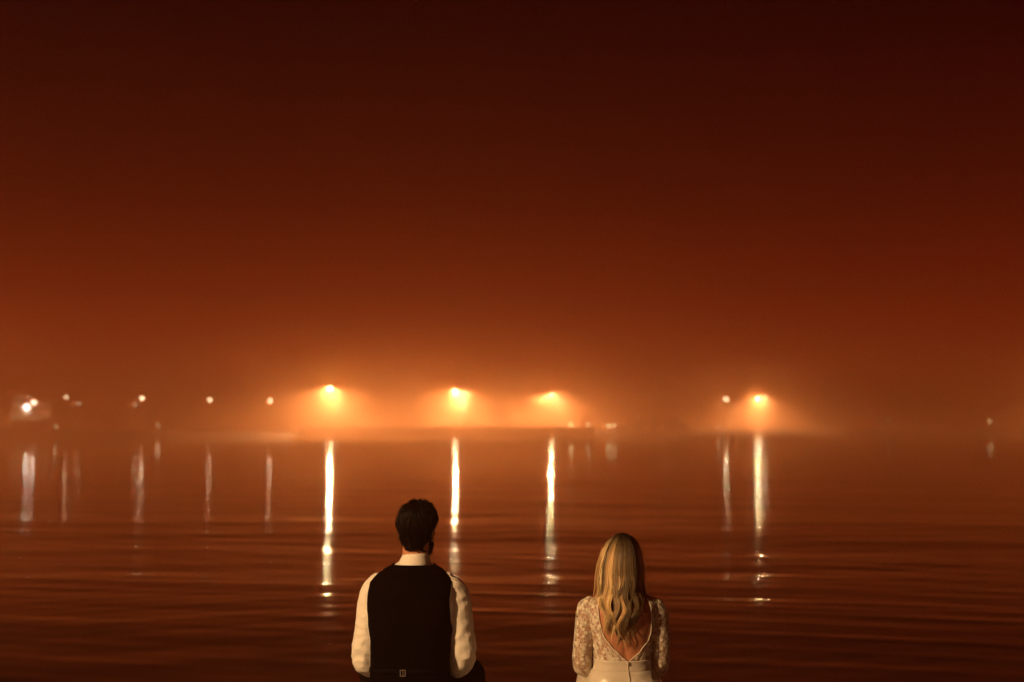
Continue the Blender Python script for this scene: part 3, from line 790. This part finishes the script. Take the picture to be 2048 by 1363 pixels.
def build_woman():
    from mathutils.bvhtree import BVHTree
    x0 = (1240 - 1024) / 460.0
    armL = [(-0.108, 0.0, 0.462, 0.036), (-0.140, 0.0, 0.440, 0.043), (-0.150, 0.0, 0.385, 0.042), (-0.157, 0.002, 0.32, 0.040), (-0.165, 0.008, 0.25, 0.0385), (-0.163, 0.026, 0.195, 0.038), (-0.125, 0.10, 0.165, 0.033), (-0.06, 0.20, 0.152, 0.026), (-0.02, 0.26, 0.150, 0.022)]
    armR = [(0.118, 0.0, 0.458, 0.036), (0.148, 0.0, 0.436, 0.042), (0.160, 0.0, 0.385, 0.042), (0.166, 0.002, 0.32, 0.040), (0.167, 0.008, 0.25, 0.0385), (0.160, 0.026, 0.190, 0.038), (0.125, 0.10, 0.162, 0.033), (0.07, 0.20, 0.152, 0.026), (0.03, 0.255, 0.150, 0.022)]
    legs = {s_: [(s_ * 0.075, 0.0, 0.06, 0.078), (s_ * 0.085, 0.16, 0.068, 0.076), (s_ * 0.085, 0.38, 0.072, 0.056), (s_ * 0.085, 0.43, 0.05, 0.050), (s_ * 0.08, 0.445, -0.03, 0.044), (s_ * 0.075, 0.43, -0.19, 0.040), (s_ * 0.07, 0.42, -0.36, 0.030)] for s_ in (-1, 1)}
    hd = Head(Vector((0.008, 0.020, 0.528)), 0.0, 0.94)
    b = MB(); torso_solid(b, TORSO_W, 0.0, 0.60)
    limb(b, armL, -0.004); limb(b, armR, -0.004)
    for s_ in (-1, 1):
        limb(b, legs[s_])
        an = Vector(legs[s_][-1][:3]); b.tube([an + Vector((0, -0.03, -0.03)), an + Vector((0, 0.02, -0.045)), an + Vector((0, 0.10, -0.07)), an + Vector((0, 0.16, -0.085))], [0.026, 0.03, 0.03, 0.016], 12)
        b.ball((0.005 + s_ * 0.075, -0.070, 0.40), (0.042, 0.020, 0.060), 16, 10)      # shoulder blades
    hand(b, armL[-1][:3], (0.8, 0.6, -0.05), (0, 0, 1), 1, 0.86); hand(b, armR[-1][:3], (-0.8, 0.6, 0.03), (0, 0, 1), -1, 0.86)
    hd.solid(b)
    def spine(p, n):
        if p.y < 0 and 0.08 < p.z < 0.52: return -0.0055 * math.exp(-((p.x - 0.012) / 0.013) ** 2)
        return 0.0
    wo = link_mesh('person', remesh(b, 0.005, 5, spine), M_SKIN)
    wo.location = (x0, SUBJECT, SEAT_Z)
    tag(wo, 'seated woman seen from behind with long wavy blonde hair and ivory lace open-backed dress', 'person')
    hd.eyes(wo)
    # dress: bodice with a deep V at the back
    VL = [(0.20, 0.02), (0.230, 0.016), (0.262, -0.018), (0.293, -0.050), (0.335, -0.080), (0.36, -0.090), (0.41, -0.100), (0.452, -0.104), (0.478, -0.100), (0.495, -0.090)]
    VR = [(0.20, 0.024), (0.230, 0.028), (0.277, 0.078), (0.318, 0.112), (0.35, 0.122), (0.41, 0.124), (0.452, 0.122), (0.478, 0.116), (0.495, 0.104)]
    G = 0.0045; net = lace_sheer()
    def side_rows(s_, tab):
        rows = []
        for i in range(49):
            z = 0.222 + (0.490 - 0.222) * i / 48
            th0 = theta_at(TORSO_W, z, lerp_table(tab, z)[0], G)
            th1 = s_ * math.radians(178 if z < 0.40 else 178 - 70 * (z - 0.40) / 0.09)
            rows.append([ring_point(TORSO_W, z, th0 + (th1 - th0) * (k / 40) ** 1.0, G + 0.001 * noise.noise(Vector((k * 0.4, z * 30, s_)))) for k in range(41)])
        return rows
    bl = side_rows(-1, VL); br = side_rows(1, VR)
    v, f = grid_mesh(bl); v2, f2 = grid_mesh(br); n0 = len(v); v += v2; f += [tuple(i + n0 for i in q) for q in f2]
    dress = link_mesh('dress', mesh_of(v, f), net, wo)
    # narrow bound edge along the opening
    edge = MB()
    edge.tube([r[0] + Vector((0, -0.001, 0)) for r in bl], 0.0022, 8); edge.tube([r[0] + Vector((0, -0.001, 0)) for r in br], 0.0022, 8)
    edge.build('trim', M_LACE, dress, True)
    surf_v = list(v); surf_f = list(f)
    for arm in (armL, armR):
        q = smooth_path(arm, 8); mb = MB()
        mb.tube([p[:3] for p in q], [p[3] + 0.003 + 0.0012 * noise.noise(Vector((i * 0.8, arm[0][0] * 9, 1))) for i, p in enumerate(q)], 26)
        me = mb.mesh('sleeve')
        n0 = len(surf_v); surf_v += [vv.co.copy() for vv in me.vertices]; surf_f += [tuple(i + n0 for i in p.vertices) for p in me.polygons]
        link_mesh('sleeve', me, net, dress)
    # leaf sprays of the lace, laid on bodice and sleeves
    tris = []
    for q in surf_f:
        for k in range(1, len(q) - 1): tris.append((q[0], q[k], q[k + 1]))
    SV = [Vector(p) for p in surf_v]; bvh = BVHTree.FromPolygons(SV, tris)
    R = random.Random(11)
    areas = np.array([((SV[b_] - SV[a_]).cross(SV[c_] - SV[a_])).length / 2 for a_, b_, c_ in tris]); cum = np.cumsum(areas)
    lv = []; lf = []; placed = []
    def leaf(p, d, n, ln, wd):
        d = (d - n * d.dot(n)).normalized(); w = n.cross(d)
        pts = [p, p + d * ln * 0.3 + w * wd * 0.42, p + d * ln * 0.7 + w * wd * 0.40, p + d * ln, p + d * ln * 0.7 - w * wd * 0.40, p + d * ln * 0.3 - w * wd * 0.42, p + d * ln * 0.5]
        base = len(lv)
        for i, q in enumerate(pts):
            h = bvh.find_nearest(q)
            nn = h[1] if h[1].dot(n) > 0 else -h[1]
            lv.append(h[0] + nn * (0.0014 + (0.0016 if i == 6 else 0.0)))
        for i in range(6): lf.append((base + i, base + (i + 1) % 6, base + 6))
    tries = 0
    while len(placed) < 700 and tries < 9000:
        tries += 1
        t = tris[int(np.searchsorted(cum, R.random() * cum[-1]))]
        a_, b_ = sorted((R.random(), R.random()))
        p = SV[t[0]] * a_ + SV[t[1]] * (b_ - a_) + SV[t[2]] * (1 - b_)
        if p.y > 0.16: continue
        dens = 0.0125 if p.z > 0.40 or abs(p.x) < 0.13 else 0.0170       # denser at shoulder and bodice
        if any((p - q).length < dens for q in placed): continue
        placed.append(p)
        h = bvh.find_nearest(p); n = h[1]
        c = Vector((0.005, 0.0, p.z)) if abs(p.x) < 0.13 else Vector((math.copysign(0.155, p.x), 0.006, p.z))
        if n.dot(p - c) < 0: n = -n
        up = Vector((R.gauss(0, 0.5), 0, -1 + R.gauss(0, 0.5)))
        d = (up - n * up.dot(n)).normalized()
        if R.random() < 0.45:                                           # small flower
            ph = R.uniform(0, 6.28); w = n.cross(d); L_ = R.uniform(0.008, 0.011)
            for k in range(5): leaf(p, d * math.cos(ph + k * 1.257) + w * math.sin(ph + k * 1.257), n, L_, L_ * 0.75)
        else:                                                            # curved spray
            w = n.cross(d); bend = R.uniform(-0.5, 0.5); q = p.copy(); dd = d
            for k in range(4):
                ln = R.uniform(0.0095, 0.0135)
                leaf(q, dd + w * 0.9, n, ln, ln * 0.42); leaf(q, dd - w * 0.9, n, ln, ln * 0.42)
                q = q + dd * 0.0078; dd = (dd + w * bend * 0.4).normalized()
            leaf(q, dd, n, 0.012, 0.005)
    o = link_mesh('lace_leaves', mesh_of(lv, lf), M_LACE, dress); o['kind'] = 'stuff'
    # satin waistband, skirt and zip
    rows = []
    for i in range(9):
        z = 0.184 + 0.048 * i / 8
        rows.append([ring_point(TORSO_W, z, 2 * math.pi * k / 72, 0.0085 + 0.001 * math.sin(i * 0.8) + 0.0012 * noise.noise(Vector((k * 0.35, i * 0.5, 0)))) for k in range(72)])
    link_mesh('waistband', shell(*grid_mesh(rows, True), 0.003), M_SATIN, dress)
    b = MB(); rings = []
    for z, g in ((0.188, 0.0115), (0.180, 0.014), (0.160, 0.020), (0.12, 0.028), (0.07, 0.030), (0.03, 0.034), (0.004, 0.045)):
        rings.append([ring_point(TORSO_W, z, 2 * math.pi * k / 72, g + 0.006 * (1 - z / 0.19) * math.sin(k * 2 * math.pi / 72 * 9 + z * 20)) for k in range(72)])
    b.rings(rings)
    for s_ in (-1, 1):
        limb(b, [(p[0], p[1], p[2], p[3] + 0.024) for p in legs[s_][:4]] + [(s_ * 0.09, 0.455, -0.05, 0.072), (s_ * 0.10, 0.47, -0.20, 0.076), (s_ * 0.11, 0.47, -0.33, 0.084)])
    b.tube([(0, 0.10, 0.07), (0, 0.38, 0.075), (0, 0.44, -0.04), (0, 0.455, -0.30)], [0.08, 0.075, 0.075, 0.09], 18)
    def folds(p, n):
        q = Vector((p.x * 7, p.y * 7, p.z * 13))
        d = 0.007 * noise.noise(q + Vector((noise.noise(q * 0.7) * 2, 0, 0))) + 0.012 * (0.5 - abs(noise.noise(Vector((p.x * 9 - p.z * 14, p.y * 6, p.z * 12 + p.x * 12)))))
        return d * max(0.15, min(1.0, (0.19 - p.z) / 0.03))
    sk = link_mesh('skirt', remesh(b, 0.006, 3, folds), M_SATIN, dress)
    mb = MB(); zs = [0.232 - 0.225 * i / 18 for i in range(19)]
    pts = [Vector((0.0205 + 0.006 * (0.232 - z) / 0.23, ring_point(TORSO_W, z, 0.0, 0.012 if z > 0.186 else lerp_table([(0.0, 0.050), (0.07, 0.037), (0.12, 0.035), (0.16, 0.027), (0.19, 0.017)], z)[0]).y, z)) for z in zs]
    mb.tube(pts, 0.0016, 8)
    mb.box((pts[0].x, pts[0].y - 0.003, pts[0].z - 0.008), (0.005, 0.002, 0.014))
    mb.build('zip', M_SATIN, dress, True)
    # ---- hair
    hm = hair_material()
    TAB = [(0.27, 0.000, 0.056, -0.118, -0.075), (0.30, -0.004, 0.066, -0.121, -0.075), (0.35, -0.006, 0.078, -0.126, -0.070), (0.40, -0.004, 0.092, -0.128, -0.060), (0.45, -0.002, 0.102, -0.124, -0.045), (0.50, 0.000, 0.106, -0.116, -0.015),
           (0.545, 0.001, 0.102, -0.106, 0.015), (0.612, 0.003, 0.097, -0.098, 0.03), (0.674, 0.006, 0.086, -0.090, 0.03), (0.715, 0.008, 0.068, -0.072, 0.028), (0.742, 0.009, 0.044, -0.040, 0.024), (0.757, 0.009, 0.018, -0.005, 0.02), (0.762, 0.009, 0.002, 0.018, 0.02)]
    def hp(phi, z, lay):
        cx, rx, yb, ys = lerp_table(TAB, z)
        return Vector((cx + rx * math.sin(phi) * lay, ys + (yb - ys) * math.cos(phi) * (lay if z > 0.5 else 1.0) + (1 - lay) * 0.02, z))
    R = random.Random(5); lines = []; rad = []; tone = []
    NL = 30
    for li in range(NL):
        pc = -1.75 + 3.5 * (li + 0.5) / NL + R.gauss(0, 0.03)
        zend = 0.285 + 0.05 * R.random() + 0.075 * max(0.0, abs(pc) - 0.75) + (0.04 if R.random() < 0.3 else 0)
        if pc > 0.9: zend += 0.07
        ph = R.uniform(0, 6.28) * 0.35 + pc * 1.6; lam = R.uniform(0.115, 0.155); amp = R.uniform(0.008, 0.0145)
        lt = R.choice((0.32, 0.6, 0.95, 1.15, 1.4)); lay0 = R.uniform(0.88, 1.0)
        depth = R.uniform(-0.008, 0.006)
        for q in range(84):
            dphi = R.gauss(0, 0.075); lay = lay0 * R.uniform(0.955, 1.0); ln = zend + R.uniform(0, 0.035) + (0.10 * R.random() if R.random() < 0.15 else 0)
            zs0 = 0.7615 - 0.012 * R.random(); fly = R.random() < 0.05
            flx = R.gauss(0, 0.014); jx, jy = R.gauss(0, 0.0022), R.gauss(0, 0.002)
            pts = []
            N = 34
            for k in range(N):
                t = k / (N - 1)
                z = zs0 - (zs0 - ln) * (t ** 1.15)
                clump = 1.0 - 0.66 * max(0.0, min(1.0, (0.60 - z) / 0.25))
                p = hp(pc + dphi * clump, z, lay)
                wv = max(0.0, min(1.0, (0.60 - z) / 0.14)); a = 2 * math.pi * (0.60 - z) / lam + ph
                p.x += amp * wv * math.sin(a) * math.cos(pc * 0.7) + jx * clump + (flx * t if fly else 0)
                p.y += (amp * 0.7 * wv * math.cos(a) - 0.004 * wv + depth * wv + jy * clump)
                pts.append(p)
            lines.append(pts); rad.append(R.uniform(0.0007, 0.0012)); tone.append((lt * R.uniform(0.75, 1.25), R.uniform(0.0, 1.0)))
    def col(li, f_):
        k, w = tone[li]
        crown_shade_ramp = max(0.0, min(1.0, (f_ - 0.02) / 0.28))  # shade on the crown is put into the strand colour, fading downwards
        c = [0.030 + (0.80 - 0.030) * crown_shade_ramp, 0.016 + (0.54 - 0.016) * crown_shade_ramp, 0.008 + (0.26 - 0.008) * crown_shade_ramp]
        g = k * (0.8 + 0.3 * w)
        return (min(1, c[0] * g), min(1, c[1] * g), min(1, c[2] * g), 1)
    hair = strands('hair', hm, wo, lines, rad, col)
    rows = []
    for i in range(40):
        z = 0.757 - (0.757 - 0.40) * i / 39
        rows.append([hp(-1.75 + 3.5 * k / 48, z, 0.90) + Vector((0, 0.012, 0)) for k in range(49)])
    v, f = grid_mesh(rows)
    me = shell(v, f, 0.006)
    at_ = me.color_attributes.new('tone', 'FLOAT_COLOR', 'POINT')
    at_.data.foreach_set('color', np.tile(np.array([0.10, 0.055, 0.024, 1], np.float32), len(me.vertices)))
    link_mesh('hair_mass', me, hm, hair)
    # front locks framing the face
    return wo
build_woman()
# ------------------------------------------------------------------ haze
def build_haze():
    m = bpy.data.materials.new('harbour haze'); m.use_nodes = True
    nt = m.node_tree; nt.nodes.clear()
    out = nt.nodes.new('ShaderNodeOutputMaterial'); v = nt.nodes.new('ShaderNodeVolumePrincipled')
    v.inputs['Density'].default_value = HAZE_DENSITY
    v.inputs['Color'].default_value = HAZE_COLOR
    v.inputs['Absorption Color'].default_value = HAZE_ABSORB
    v.inputs['Anisotropy'].default_value = HAZE_G
    nt.links.new(v.outputs[0], out.inputs['Volume'])
    m.cycles.volume_sampling = 'EQUIANGULAR'
    o = MB().box((0, 520, (HAZE_TOP - 1.8) / 2), (2000, 1180, HAZE_TOP + 1.8)).build('haze', m)
    tag(o, 'thin orange night haze over the water', 'haze', kind='stuff')
HAZE_DENSITY = 0.0095; HAZE_COLOR = (0.98, 0.42, 0.20, 1); HAZE_ABSORB = (0, 0, 0, 1); HAZE_G = 0.76; HAZE_TOP = 14.5
build_haze()
